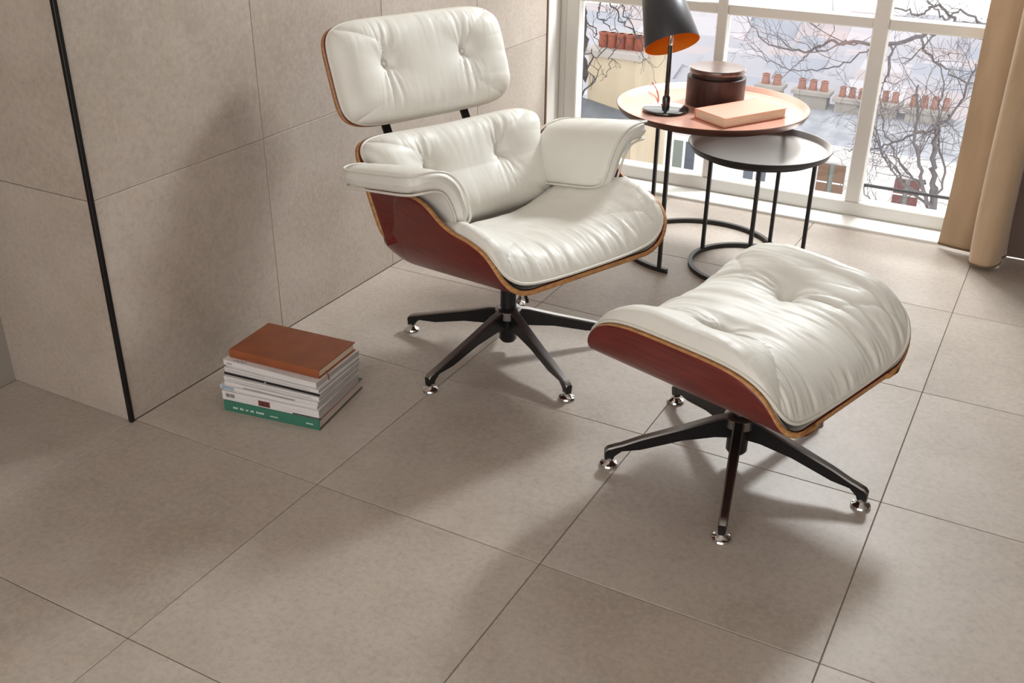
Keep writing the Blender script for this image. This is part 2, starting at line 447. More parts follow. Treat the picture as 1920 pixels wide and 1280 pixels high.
# ------------------------------------------------------------------ five-star base
def star_base(t, angs, R, hub, colr, ztop, z0=0.036):
    c = MB(); c.lathe([(0.0, z0), (colr-0.006, z0), (colr, z0+0.008), (colr, hub-0.02), (colr+0.003, hub-0.01), (colr+0.003, hub+0.004), (colr-0.003, hub+0.008), (colr-0.003, ztop), (0, ztop)], 32)
    c.build('column', M_legblk, t, True, 40)
    k = MB(); k.lathe([(colr+0.004, hub-0.030), (colr+0.013, hub-0.024), (colr+0.013, hub+0.0), (colr+0.006, hub+0.007), (colr-0.002, hub+0.008)], 32)
    k.build('hub', M_legtop, t, True, 40)
    # one leg in local +x
    st = [(0.018, hub+0.004, hub-0.058, .0135), (0.06, hub-0.004, hub-0.056, .0135), (0.14, hub-0.030, hub-0.066, .0125), (0.24, hub-0.060, 0.040+0.008, .0110),
          (R-0.030, 0.063, 0.044, .0105), (R-0.013, 0.0585, 0.030, .0105), (R-0.009, 0.057, 0.020, .0105), (R+0.004, 0.053, 0.020, .0105), (R+0.011, 0.046, 0.020, .0095)]
    leg = MB(); V = []; n = len(st)
    for r, zt, zb, hw in st:
        V += [(r, -hw*0.75, zb), (r, -hw, zt-0.004), (r, -hw*0.72, zt-0.0008), (r, hw*0.72, zt-0.0008), (r, hw, zt-0.004), (r, hw*0.75, zb)]
    F = []
    for i in range(n-1):
        for j in range(6): F.append((i*6+j, i*6+(j+1) % 6, (i+1)*6+(j+1) % 6, (i+1)*6+j))
    F.append(tuple(range(5, -1, -1))); F.append(tuple((n-1)*6+j for j in range(6))); leg.add(V, [f[::-1] for f in F])
    top = MB(); V = []; F = []
    for r, zt, zb, hw in st: V += [(r, -hw*0.98, zt-0.0036), (r, -hw*0.70, zt), (r, hw*0.70, zt), (r, hw*0.98, zt-0.0036)]
    for i in range(n-1):
        for j in range(3): F.append((i*4+j, (i+1)*4+j, (i+1)*4+j+1, i*4+j+1))
    top.add(V, F)
    gl = MB(); gl.lathe([(0, 0.0005), (0.0215, 0.0005), (0.0235, 0.004), (0.0215, 0.008), (0.013, 0.0115), (0.009, 0.016), (0.009, 0.024), (0, 0.024)], 28, (R, 0, 0))
    lo = leg.build('leg', M_legblk, t, True, 35); to = top.build('leg_top_face', M_legtop, lo, True, 30); go = gl.build('glide', M_chrome, lo, True, 40)
    tag(go, 'chrome glide'); tag(to, 'brushed metal top face')
    first = True
    for a in angs:
        if first: L = lo; first = False
        else:
            L = lo.copy(); link(L, t)
            for q in (to, go):
                c2 = q.copy(); link(c2, L)
        L.rotation_euler = (0, 0, math.radians(a))

# ------------------------------------------------------------------ lounge chair
CH_TH = math.radians(-22)
chair = thing('lounge_chair', (0.668, 0.828, 0), CH_TH, 'white tufted leather lounge chair with rosewood plywood shells on a five star swivel base', 'chair')
def make_chair(t):
    sec, inv = section(0.195, 0.10, math.radians(78))
    zb = lambda x: 0.300+0.155*(x+0.15)+2.5*max(0, -0.10-x)**2
    hh = interp([(-0.19, .045), (-0.165, .095), (-0.13, .115), (-0.10, .140), (-0.085, .180), (-0.07, .222), (-0.04, .236), (0.03, .232), (0.075, .212), (0.115, .178), (0.16, .155), (0.22, .140), (0.275, .116), (0.31, .082), (0.328, .046), (0.336, .018)])
    X = [-0.19+0.526*(0.5-0.5*math.cos(PI*i/54)) for i in range(55)]
    rows = []
    for x in X:
        L = inv(hh(x)); rw = []
        for k in range(61):
            y, z = sec(L*(-1+2*k/60)); rw.append((x, y, zb(x)+z))
        rows.append(rw)
    shell_obj('seat_shell', rows, t)
    def fseat(u0, v0, s):
        u, v = sq(u0, v0, 18)
        x = 0.098+0.236*v; L = inv(min(hh(min(x, 0.3345)), 0.125+0.25*max(0, x-0.04)))*0.965
        yr, zr = sec(L)
        y = u*yr
        base = zb(x)+0.004
        edge = zr*abs(u)**3.2
        if s <= 0: 
            if s == 0: return (x+0.002, y, base+zr*abs(u)**3.2+0.004)
            yy, zz = sec(L*u); return (x, yy, zb(x)+zz+0.003)
        pv = (1-max(0, v0)**3.4)**0.6*(1-max(0, -v0)**6)**0.5; pu = max(0, 1-abs(u0)**9)**0.5
        T = 0.094*(1-0.08*(v0+1)/2)
        z = base+edge+T*pv*pu
        w_ = pleats(y, (1-v0)*0.233, 32, 0.0062, 0.11, 11)*pu
        w_ += pleats(x, (1-u0)*0.3, 24, 0.0045, 0.07, 3)*pv+pleats(x, (1+u0)*0.3, 24, 0.0040, 0.07, 7)*pv
        w_ += 0.004*nz(x*9, y*9, 2.2)+0.0022*nz(x*16+y*10, y*30, 5)*pv
        w_ -= 0.012*math.exp(-((x+0.02)/0.06)**2)*math.exp(-(y/0.2)**2)
        return (x+0.3*w_, y, z+w_)
    sheet('seat_cushion', fseat, 150, 150, M_leather, t)
    p = MB(); p.tube(rim(fseat), 0.0042, 6, True); tag(p.build('seat_piping', M_pipe, t, True))
    # back
    def panel(cx, cz, a, W, H, bend, T, n, tufts, seed, depth, low=0.0, pw=7, nar=0.0):
        ca, sa = math.cos(a), math.sin(a)
        def pos(u, v, h):
            d = bend*u*u+h
            k_ = min(1, max(0, (0.75-v)/0.6)); k_ = k_*k_*(3-2*k_)
            return (cx-sa*v*H+ca*d, u*W*(1-nar*k_), cz+ca*v*H+sa*d)
        def f(u0, v0, s):
            u, v = sq(u0, v0, n)
            if s == 0: return pos(u, v, 0.010)
            if s < 0: return pos(u, v, 0.002)
            pr = max(0, 1-abs(u0)**pw)**0.5*max(0, 1-abs(v0)**(pw-2))**0.5
            T2 = T*(1+low*max(0, -v))
            h = 0.010+T2*pr
            y, tt = u*W, v*H
            h += tuft(y, tt, tufts, depth, seed)*pr
            h += pleats(y, (1-v0)*H, 24, 0.0045, 0.05, seed+1)*pr+pleats(y, (1+v0)*H, 22, 0.0035, 0.05, seed+2)*pr
            h += pleats(tt, (1-u0)*W, 22, 0.003, 0.05, seed+3)*pr+pleats(tt, (1+u0)*W, 22, 0.003, 0.05, seed+4)*pr
            h += 0.003*nz(y*8, tt*8, seed)*pr
            return pos(u, v, h)
        def shell(W2, H2, nn, off=0.0):
            rows_ = []
            for i in range(41):
                rw = []
                for j in range(31):
                    u, v = sq(-1+2*i/40, -1+2*j/30, nn)
                    d = bend*u*u*(W2/W)**2+off
                    rw.append((cx-sa*v*H2+ca*d, u*W2, cz+ca*v*H2+sa*d))
                rows_.append(rw)
            return rows_
        return f, shell, pos
    f, sh, pos = panel(-0.262, 0.478, math.radians(29), 0.315, 0.150, 0.055, 0.082, 7, [(-.140, .028), (.140, .028)], 31, 0.034, low=0.35, nar=0.075)
    shell_obj('back_shell', sh(0.319, 0.156, 7), t)
    sheet('back_cushion', f, 150, 110, M_leather, t)
    p = MB(); p.tube(rim(f), 0.0042, 6, True); p.build('back_piping', M_pipe, t, True)
    for s in (-1, 1):
        b = MB(); b.lathe([(0, 0.006), (0.004, 0.0055), (0.008, 0.003), (0.009, 0)], 16)
        o = b.build('tuft_button', M_leather, t, True); o.location = pos(s*.140/.315, .028/.150, 0.046); o.rotation_euler = (0, math.radians(61), 0)
    # wings of the back shell that carry the arms
    for s in (-1, 1):
        m = MB(); R_ = []
        for i in range(15):
            q = i/14; R_.append([((-0.209-0.554*(z-0.505))*(1-q)-0.055*q, s*(0.315*(1-q)+(0.286+0.2*(z-0.40))*q), z) for z in np.linspace(0.372+0.04*q, 0.575, 12)])
        if s > 0: R_ = R_[::-1]
        m.grid(R_); o = m.build('back_wing', [M_wood, M_ply], t, True)
        sm = o.modifiers.new('ply', 'SOLIDIFY'); sm.thickness = 0.012; sm.offset = 0; sm.material_offset_rim = 1
    # headrest
    f, sh, pos = panel(-0.432, 0.768, math.radians(21), 0.298, 0.146, 0.022, 0.066, 5.5, [(-.138, .016), (.138, .016)], 57, 0.034)
    shell_obj('head_shell', sh(0.301, 0.149, 5.5, -0.002), t)
    sheet('head_cushion', f, 150, 110, M_leather, t)
    p = MB(); p.tube(rim(f), 0.004, 6, True); p.build('head_piping', M_pipe, t, True)
    for s in (-1, 1):
        b = MB(); b.lathe([(0, 0.006), (0.004, 0.0055), (0.008, 0.003), (0.009, 0)], 16)
        o = b.build('tuft_button', M_leather, t, True); o.location = pos(s*.138/.298, .016/.146, 0.042); o.rotation_euler = (0, math.radians(69), 0)
    for s in (-1, 1):
        m = MB(); y0 = s*0.142
        pts = [(-0.305, 0.48), (-0.352, 0.555), (-0.392, 0.618), (-0.420, 0.690), (-0.450, 0.78)]
        m.grid([[(x, y0-0.013, z), (x, y0+0.013, z)] for x, z in pts], flip=True); o = m.build('head_bracket', M_legblk, t)
        sm = o.modifiers.new('thick', 'SOLIDIFY'); sm.thickness = 0.007; sm.offset = 0
    # arms
    prof = [(0.415, 0.606), (0.382, 0.610), (0.348, 0.608), (0.318, 0.598), (0.294, 0.575), (0.277, 0.543), (0.264, 0.505), (0.254, 0.460)]
    PP = spline(prof, 10); d = [0]
    for a, b in zip(PP[:-1], PP[1:]): d.append(d[-1]+math.hypot(b[0]-a[0], b[1]-a[1]))
    Ltot = d[-1]
    def pf(q):
        q *= Ltot; y = float(np.interp(q, d, [p[0] for p in PP])); z = float(np.interp(q, d, [p[1] for p in PP]))
        e = 0.004; y2 = float(np.interp(q+e, d, [p[0] for p in PP])); z2 = float(np.interp(q+e, d, [p[1] for p in PP]))
        y1 = float(np.interp(q-e, d, [p[0] for p in PP])); z1 = float(np.interp(q-e, d, [p[1] for p in PP]))
        ty, tz = y2-y1, z2-z1; l = math.hypot(ty, tz) or 1
        return y, z, -tz/l*1.0, ty/l    # normal pointing inwards/up after sign fix
    for s in (-1, 1):
        def farm(u0, v0, k, s=s):
            u, v = sq(u0, v0, 7)
            y, z, ny, nz_ = pf((u+1)/2)
            ny, nz_ = -ny, -nz_
            x = -0.038+0.178*v
            th = 0.027*max(0, 1-abs(u0)**14)**0.5*max(0, 1-abs(v0)**14)**0.5
            if k in (2, 3):
                th = 0.0245; h = th if k == 2 else -th
            elif k == 1: h = th+0.004*(1-u0*u0)*(1-v0*v0)+0.0012*nz(u*4, v*4, s)
            else: h = -th
            return (x, s*(y+ny*h), z+nz_*h+0.19*x)
        m = MB(); nu, nv = 70, 60
        U = [math.sin(-PI/2+PI*i/nu)*0.6+(-1+2*i/nu)*0.4 for i in range(nu+1)]; V = [math.sin(-PI/2+PI*i/nv)*0.6+(-1+2*i/nv)*0.4 for i in range(nv+1)]
        m.grid([[farm(a, b, 1) for b in V] for a in U], flip=(s > 0)); m.grid([[farm(a, b, -1) for b in V] for a in U], flip=(s < 0))
        arm = m.build('armrest', M_leather, t, True)
        for k in (2, 3):
            p = MB(); p.tube(rim(lambda a, b, _k, k=k: farm(a*0.985, b*0.985, k)), 0.0034, 6, True); p.build('arm_piping', M_pipe, arm, True)
    m = MB(); m.bbox(-0.10, 0.10, -0.07, 0.07, 0.272, 0.292, 0.004, xf=lambda p: (p[0], p[1], p[2]+0.155*p[0])); m.build('mounting_plate', M_legblk, t)
    star_base(t, [v-(-22) for v in (-175.3, -102.9, -31.4, 40.4, 112.6)], 0.325, 0.140, 0.026, 0.30)
    # adjusting lever beside the column
    m = MB(); m.tube([(0.0, 0.0, 0.205), (0.035, 0.03, 0.20), (0.045, 0.036, 0.165)], [0.006, 0.006, 0.005], 8); m.build('lever', M_legblk, t, True)
make_chair(chair)

# ------------------------------------------------------------------ ottoman
OT_TH = math.radians(-17)
ott = thing('ottoman', (1.448, 0.578, 0), OT_TH, 'white tufted leather footstool with rosewood shell standing in front of the lounge chair', 'footstool')
def make_ottoman(t):
    sec, inv = section(0.192, 0.095, math.radians(78))
    Z0 = 0.305; HX = 0.270
    zb = lambda x: Z0-0.000*x
    hh = lambda x: 0.135*max(0.0, 1-abs(x/HX)**4.2)**0.55
    X = [HX*math.sin(-PI/2+PI*i/56) for i in range(57)]
    rows = []
    for x in X:
        L = inv(hh(x)) - 0.03*abs(x/HX)**14; rw = []
        for k in range(61):
            y, z = sec(L*(-1+2*k/60)); rw.append((x, y, zb(x)+z))
        rows.append(rw)
    shell_obj('shell', rows, t)
    tf = [(-0.135, 0.0), (0.135, 0.0)]
    def f(u0, v0, s):
        u, v = sq(u0, v0, 18)
        x = 0.267*v; L = inv(hh(x))*0.985
        yr, zr = sec(L); y = u*yr; e = zr*abs(u)**3.0
        if s == 0: return (x, y, Z0+0.006+zr*abs(u)**3.2+0.003)
        if s < 0:
            yy, zz = sec(L*u); return (x, yy, Z0+zz+0.003)
        pv = max(0, 1-abs(v0)**3.0)**0.58; pu = max(0, 1-abs(u0)**5.5)**0.5
        z = Z0+0.004+e+0.116*pv*pu
        w_ = tuft(y, x, tf, 0.044, 77, 1.7)*pv*pu
        w_ += pleats(y, (1-v0)*0.26, 27, 0.0085, 0.13, 13)*pu**.5+pleats(y, (1+v0)*0.26, 24, 0.0065, 0.11, 23)*pu**.5
        w_ += pleats(x, (1-u0)*0.29, 18, 0.003, 0.05, 43)*pv+pleats(x, (1+u0)*0.29, 18, 0.003, 0.05, 53)*pv
        w_ += 0.005*nz(x*7, y*7, 8.2)+0.006*nz(x*5+y*4, y*24, 15)*pv
        return (x+0.25*w_*v, y, z+w_)
    sheet('cushion', f, 160, 160, M_leather, t)
    p = MB(); p.tube(rim(f), 0.0042, 6, True); p.build('piping', M_pipe, t, True)
    for s in (-1, 1):
        b = MB(); b.lathe([(0, 0.005), (0.004, 0.0045), (0.008, 0.002), (0.009, 0)], 16)
        o = b.build('tuft_button', M_leather, t, True); o.location = (0, s*0.135, Z0+0.088)
    m = MB(); m.bbox(-0.09, 0.09, -0.06, 0.06, 0.272, 0.293, 0.004); m.build('mounting_plate', M_legblk, t)
    star_base(t, [v+17 for v in (-149.5, -77.7, -5.5, 66.0, 138.0)], 0.315, 0.140, 0.026, 0.29)
make_ottoman(ott)

# ------------------------------------------------------------------ nesting side tables
def arc(cx, cy, z, r, a0, a1, n=48):
    return [(cx+r*math.cos(math.radians(a0+(a1-a0)*i/n)), cy+r*math.sin(math.radians(a0+(a1-a0)*i/n)), z) for i in range(n+1)]
def side_table(name, cx, cy, ztop, R, rr, angs, ring, trayin, trayout, label):
    t = thing(name, (cx, cy, 0), 0, label, 'side table')
    m = MB(); m.lathe([(0, ztop-0.010), (R-0.020, ztop-0.010), (R-0.010, ztop-0.007), (R-0.001, ztop+0.010), (R+0.001, ztop+0.0105)], 96); m.build('tray', trayin, t, True, 50)
    m = MB(); m.lathe([(R+0.001, ztop+0.0105), (R+0.003, ztop+0.009), (R-0.007, ztop-0.011), (R-0.018, ztop-0.015), (0, ztop-0.015)], 96); m.build('tray_underside', trayout, t, True, 50)
    m = MB(); m.tube(arc(0, 0, ztop-0.020, rr, 0, 360, 72)[:-1], 0.0075, 4, True, square=True); m.build('top_ring', M_tblblk, t)
    for a in angs:
        x, y = rr*math.cos(math.radians(a)), rr*math.sin(math.radians(a))
        m = MB(); m.tube([(x, y, 0.012), (x, y, ztop-0.020)], 0.0088, 4, square=True); m.build('leg', M_tblblk, t)
    m = MB()
    if ring[1]-ring[0] >= 360: m.tube(arc(0, 0, 0.0085, rr, 0, 360, 72)[:-1], 0.0105, 4, True, square=True)
    else: m.tube(arc(0, 0, 0.0085, rr, *ring, 64), 0.0105, 4, square=True)
    m.build('floor_ring', M_tblblk, t)
    for a in angs:
        m = MB(); m.lathe([(0, -0.001), (0.006, -0.001), (0.006, 0.004), (0, 0.004)], 10, (rr*math.cos(math.radians(a+6)), rr*math.sin(math.radians(a+6)), 0.0005)); m.build('foot_pad', M_tblblk, t)
    return t
side_table('side_table', 0.893, 1.885, 0.528, 0.328, 0.275, (36.5, 151, 259.5), (30, 266), M_copper, M_trayout, 'taller round side table with a copper pink tray top holding the lamp')
side_table('side_table', 1.098, 1.800, 0.440, 0.236, 0.195, (28, 160, 287), (0, 360), M_tray, M_tblblk, 'lower round side table with a dark grey tray top tucked under the copper one')

ZT = 0.519   # copper tray floor
# table lamp
lamp = thing('table_lamp', (0.757, 1.792, ZT), 0, 'black table lamp with a tilted charcoal cone shade, gold inside', 'lamp')
def make_lamp(t):
    m = MB(); m.lathe([(0, 0), (0.077, 0), (0.080, 0.004), (0.079, 0.009), (0.074, 0.0115), (0.012, 0.0135), (0, 0.0135)], 56); m.build('base', M_lampblk, t, True, 40)
    m = MB(); m.tube([(0, 0, 0.012), (0.0, 0.0, 0.06), (0, 0, 0.235)], [0.009, 0.0085, 0.0075], 16); m.build('pole', M_lampblk, t, True, 50)
    m = MB(); m.lathe([(0.0078, 0.222), (0.0082, 0.223), (0.0082, 0.262), (0.0, 0.263)], 16); m.build('socket', M_chrome, t, True, 50)
    m = MB(); m.lathe([(0.0, 0.014), (0.0135, 0.014), (0.0135, 0.045), (0.010, 0.052), (0, 0.052)], 16); m.build('collar', M_lampblk, t, True, 50)
    # shade: cone whose axis leans to the left/back
    ax = Vector((-0.50, 0.42, 1.0)).normalized(); q = ax.to_track_quat('Z', 'Y').to_matrix()
    C0 = Vector((0.008, -0.006, 0.226))
    mf = lambda p: tuple(C0+q @ Vector(p))
    o = MB(); o.lathe([(0.0935, 0.0), (0.094, 0.001), (0.066, 0.185), (0.060, 0.192), (0.0, 0.194)], 64, mf=mf); o.build('shade', M_shade, t, True, 40)
    o = MB(); o.lathe([(0.0935, 0.0), (0.092, 0.0005), (0.0645, 0.183), (0.0, 0.188)][::-1], 64, mf=mf); o.build('shade_lining', M_shadein, t, True, 40)
    # cord
    c = MB(); c.tube(spline([(-0.004, 0.009, 0.022), (-0.020, 0.022, 0.014), (-0.040, 0.040, 0.006), (-0.058, 0.082, 0.004), (-0.085, 0.15, 0.008), (-0.115, 0.205, 0.018), (-0.140, 0.235, 0.026), (-0.152, 0.262, 0.024),
        (-0.148, 0.268, -0.01), (-0.118, 0.245, -0.06), (-0.112, 0.238, -0.18), (-0.112, 0.238, -0.44), (-0.13, 0.26, -0.512), (-0.30, 0.42, -0.514)], 8), 0.0028, 6)
    c.build('cord', M_redcord, t, True)
make_lamp(lamp)
# round wooden box
wbx = thing('wooden_box', (0.868, 1.985, ZT), 0, 'round dark walnut box with a fitted lid beside the lamp', 'box')
m = MB(); m.lathe([(0, 0), (0.101, 0), (0.1025, 0.002), (0.1025, 0.094), (0.098, 0.096), (0, 0.096)], 72); m.build('body', M_walnut, wbx, True, 40)
m = MB(); m.lathe([(0, 0.0965), (0.086, 0.0965), (0.086, 0.109), (0, 0.109)], 72); m.build('lid_neck', M_walnut, wbx, True, 40)
m = MB(); m.lathe([(0.080, 0.1095), (0.0955, 0.1095), (0.0975, 0.112), (0.0975, 0.1235), (0.0955, 0.126), (0.0, 0.127)], 72); m.build('lid', M_walnut_top, wbx, True, 40)

# ------------------------------------------------------------------ books
def book(name, c, rz, L, D, H, cover, pages, label, cat='book', group=None, t=0.0025, over=0.004, spine_r=True, z=0.0):
    """spine along local x at y=0 (facing -y); pages open towards +y"""
    o = thing(name, (c[0], c[1], z), rz, label, cat, group)
    m = MB()
    m.bbox(0, L, 0.0, D, 0, t, 0.0006); m.bbox(0, L, 0.0, D, H-t, H, 0.0006)
    n = 10; ring = []
    for i in range(n+1):
        a = -PI/2+PI*i/n; ring.append((-(0.004 if spine_r else 0.0008)*math.cos(a), H/2+H/2*math.sin(a) if False else H*i/n))
    m.grid([[(x, y, zz) for y, zz in ring] for x in (0, L)]); m.grid([[(x, y+t, zz) for y, zz in ring] for x in (0, L)], flip=True)
    for x in (0, L): m.grid([[(x, y, zz) for y, zz in ring], [(x, y+t, zz) for y, zz in ring]], flip=(x == L))
    m.build('cover', cover, o)
    p = MB(); p.box(over, L-over, t, D-over, t, H-t); p.build('page_block', pages, o)
    return o
def magazine(c, rz, L, D, H, z, label, mats, name='magazine', spine=None):
    o = thing(name, (c[0], c[1], z), rz, label, 'magazine', 'magazines in the floor stack')
    m = MB(); m.box(0, L, 0.0007, D-0.001, 0.0006, H-0.0006); m.build('page_block', M_magp, o)
    m = MB(); m.box(0, L, -0.0003, 0.0007, 0, H); m.build('spine', spine or mats, o)
    m = MB(); m.box(-0.0005, L+0.0005, 0, D, H-0.0006, H); m.box(-0.0005, L+0.0005, 0, D, 0, 0.0006); m.build('cover', mats, o)
    return o
A0 = math.radians(8.4)
def sp(px, py): return (px*math.cos(A0)-py*math.sin(A0)+0.171, px*math.sin(A0)+py*math.cos(A0)+0.153)
H0 = 0.0305
gb = book('hardcover_book', sp(0, 0), A0, 0.289, 0.240, H0, M_green, M_gpages, 'green cloth hardcover book lying at the bottom of the floor stack', t=0.003, spine_r=False)
# lettering on the green spine (worn, light ink)
m = MB(); random.seed(4); x = 0.028
for wl_ in (4, 3, 2, 3, 6):
    for k in range(wl_):
        h_ = random.choice((0.0050, 0.0062, 0.0056)); m.box(x, x+0.0022, -0.0014, -0.0007, 0.0115, 0.0115+h_)
        if k % 2: m.box(x-0.001, x+0.003, -0.0014, -0.0007, 0.0115+h_*0.45, 0.0115+h_*0.45+0.0012)
        x += 0.0040
    x += 0.006
for k in range(7): m.box(0.142+k*0.0035, 0.144+k*0.0035, -0.0014, -0.0007, 0.0105, 0.0135)
for k in range(6): m.box(0.250+k*0.0036, 0.2522+k*0.0036, -0.0014, -0.0007, 0.0130, 0.0168)
tag(m.build('spine_lettering', M_ink, gb), 'small pale lettering', kind='stuff')
m = MB(); m.box(0.0005, 0.2885, 0.002, 0.239, 0, 0.0006); m.box(0.2885, 0.2892, 0.003, 0.238, 0.0002, 0.003); m.box(0.2885, 0.2892, 0.003, 0.238, H0-0.003, H0-0.0002); m.build('board_edge', M_mred, gb)
z = H0
mg = magazine((0.164, 0.158), math.radians(8.0), 0.294, 0.215, 0.0265, z, 'thick white softcover with a barcode and a maroon logo block on its spine', M_mag, 'softcover_book'); mg['category'] = 'book'; del mg['group']
m = MB()
for k, (a, b_) in enumerate(((0, .003), (.004, .006), (.007, .011), (.0125, .0135), (.0150, .0185), (.0195, .0205), (.0215, .0260))): m.box(0.012+a, 0.012+b_, -0.0012, -0.0003, 0.0095, 0.0205)
tag(m.build('barcode', M_mgrey, mg), kind='stuff')
m = MB(); m.box(0.112, 0.147, -0.0012, -0.0003, 0.0030, 0.0195); m.build('logo_block', M_mred, mg)
m = MB()
for a in (0.117, 0.123, 0.128, 0.134, 0.140): m.box(a, a+0.002, -0.0018, -0.0011, 0.006, 0.0165)
tag(m.build('logo_marks', M_mblack, mg), kind='stuff')
m = MB(); m.box(0.215, 0.299, -0.0012, -0.0003, 0.0012, 0.0042); m.build('title_bar', M_mblack, mg)
z += 0.0265
ms = [((0.152, 0.166), math.radians(7.0), 0.298, 0.210, 0.0105, 'pale magazine with a blue patch at its corner, over the barcode book', M_mag, M_mag),
      ((0.163, 0.172), math.radians(6.0), 0.29, 0.208, 0.0110, 'white magazine with a short grey title line, second below the black spined one', M_mag, M_mag),
      ((0.158, 0.177), math.radians(6.5), 0.294, 0.206, 0.0115, 'white magazine in the floor stack directly below the black spine', M_mag, M_mag),
      ((0.153, 0.186), math.radians(5.5), 0.298, 0.202, 0.0070, 'slim magazine with a black spine in the floor stack', M_mag, M_mblack),
      ((0.148, 0.193), math.radians(4.6), 0.298, 0.2, 0.0100, 'white magazine lying on the black spined one', M_mag, M_mag),
      ((0.138, 0.203), math.radians(3.5), 0.298, 0.204, 0.0160, 'topmost white magazine with printed corner, right under the brown leather book', M_mag, M_mag)]
for k, (c, da, L, D, H, lab, cm, smt) in enumerate(ms):
    g = magazine(c, da, L, D, H-0.0002, z+0.0001, lab, cm, spine=smt)
    if k == 0:
        m = MB(); m.box(0.004, 0.044, -0.0010, -0.0003, 0.0010, H-0.001); m.build('blue_patch', M_mblue, g)
    if k == 1:
        m = MB(); m.box(0.06, 0.22, -0.0010, -0.0003, 0.0012, 0.0034); m.build('title_line', M_mgrey, g)
    if k == 3:
        m = MB(); m.box(0.128, 0.133, -0.0010, -0.0003, 0.0015, 0.0045); m.build('spine_mark', M_mag, g)
    if k in (2, 4):
        m = MB(); m.box(0.01, 0.27, -0.0010, -0.0003, 0.0035, 0.0043); m.build('title_line', M_mgrey, g)
    if k == 5:
        m = MB()
        for i in range(4): m.box(0.012+i*0.004, 0.0145+i*0.004, -0.0010, -0.0003, 0.0045, 0.0085)
        for i in range(6): m.box(0.03+i*0.007, 0.034+i*0.007, 0.004+0.003*(i % 2), 0.008+0.003*(i % 2), H-0.0003, H+0.0001)
        tag(m.build('printing', M_mgrey, g), kind='stuff')
    z += H
bb = book('leather_book', (0.147, 0.221), math.radians(4.5), 0.284, 0.176, 0.0250, M_brown, M_pages, 'brown leather bound book lying on top of the floor stack', t=0.003, z=z, over=0.0045)
m = MB(); m.tube(spline([(0.282, 0.030, 0.008), (0.287, 0.030, 0.004), (0.292, 0.030, -0.012), (0.2935, 0.026, -0.035), (0.2945, 0.020, -0.058)], 6), [0.0016]*25, 4, square=True)
m.build('ribbon', M_brown, bb, True)

pk = book('salmon_book', (1.144, 1.935), math.radians(0), 0.16, 0.24, 0.026, M_pinkb, M_pages, 'salmon pink hardback book lying on the copper tray', t=0.0022, z=ZT, over=0.005)
# lies with its spine away from the camera: far edge
pa = math.atan2(1.690-1.929, 1.011-1.151)          # long side direction (towards the camera)
pk.location = (1.145, 1.920, ZT); pk.rotation_euler = (0, 0, pa)

def rebook():
    for c in list(pk.children): bpy.data.objects.remove(c)
    # local x = long side (towards camera), local y = short side, spine on far-left long side
    L, D, H, t, ov = 0.277, 0.152, 0.031, 0.0020, 0.004
    m = MB(); m.bbox(0, L, -D, 0, 0, t, 0.0005); m.bbox(0, L, -D, 0, H-t, H, 0.0005)
    m.box(0, L, -D-0.001, -D+t, 0, H); m.build('cover', M_pinkb, pk)
    p = MB(); p.box(ov, L-ov, -D+t, -ov, t, H-t); p.build('page_block', M_pages, pk)
rebook()

# ------------------------------------------------------------------ outside: railing, houses, trees
g = MB(); g.box(-60, 60, 4, 160, -26.2, -26); tag(g.build('ground', M_ground), 'pale street level far below the window', kind='structure')
rl = thing('window_guard', (1.6, 2.76, 0), 0, 'low dark iron guard bar just outside the window', 'guard bar')
m = MB(); m.box(-0.325, 0.5, -0.005, 0.005, 0.055, 0.066); m.build('bar', M_rail, rl)
for x in (-0.325, 0.49):
    m = MB(); m.box(x-0.006, x+0.006, -0.005, 0.005, -0.035, 0.30 if x < 0 else 0.10); m.build('post', M_rail, rl)
lg = MB(); lg.box(-0.4, 2.2, WIN+0.10, 2.86, -0.30, -0.03); tag(lg.build('ledge', M_facade), 'pale stone ledge outside the window', kind='structure')

def gable(m, x0, x1, y0, y1, ze, zr, mi=0):
    ym = (y0+y1)/2
    m.add([(x0, y0, ze), (x1, y0, ze), (x1, ym, zr), (x0, ym, zr), (x0, y1, ze), (x1, y1, ze)], [(0, 1, 2, 3), (3, 2, 5, 4), (0, 3, 4), (1, 5, 2)], mi)

# long white house opposite: facade plane Y=14
hs = thing('white_house', (-3.0, 14.0, -26), 0, 'long white rendered house with grey roof opposite the window', 'building')
def hp(name, mat_, x0, x1, y0, y1, z0, z1):
    m = MB(); m.box(x0+3, x1+3, y0-14, y1-14, z0+26, z1+26); return m.build(name, mat_, hs)
hp('wall', M_facade, -5.2, 3.5, 14.0, 16.2, -26, -2.98)
m = MB(); gable(m, -5.35+3, 3.6+3, -0.15, 2.35, -2.98+26, -2.66+26); m.build('roof', M_slate, hs)
hp('cornice', M_facade, -5.3, 3.6, 13.86, 14.0, -3.06, -2.97)
def house_window(px0, px1, py0, py1, gl, n=2, shut=None):
    a = at((px0+px1)/2, py0, 13.97); b = at((px0+px1)/2, py1, 13.97)
    xa = at(px0, (py0+py1)/2, 13.97)[0]; xb = at(px1, (py0+py1)/2, 13.97)[0]
    z1, z0 = a[2], b[2]
    f = hp('window', M_facade, xa-0.05, xb+0.05, 13.94, 14.02, z0-0.05, z1+0.05)
    wd = (xb-xa)/n
    for k in range(n):
        m = MB(); m.box(xa+k*wd+0.025+3, xa+(k+1)*wd-0.025+3, -0.075, -0.055, z0+0.03+26, z1-0.03+26); m.build('pane', gl[k % len(gl)], f)
    m = MB(); m.box(xa-0.1+3, xb+0.1+3, -0.14, -0.05, z0-0.09+26, z0-0.05+26); m.build('window_sill', M_facade, f)
    if shut:
        for sx in (xa-wd*0.55, xb-wd*0.45):
            pass
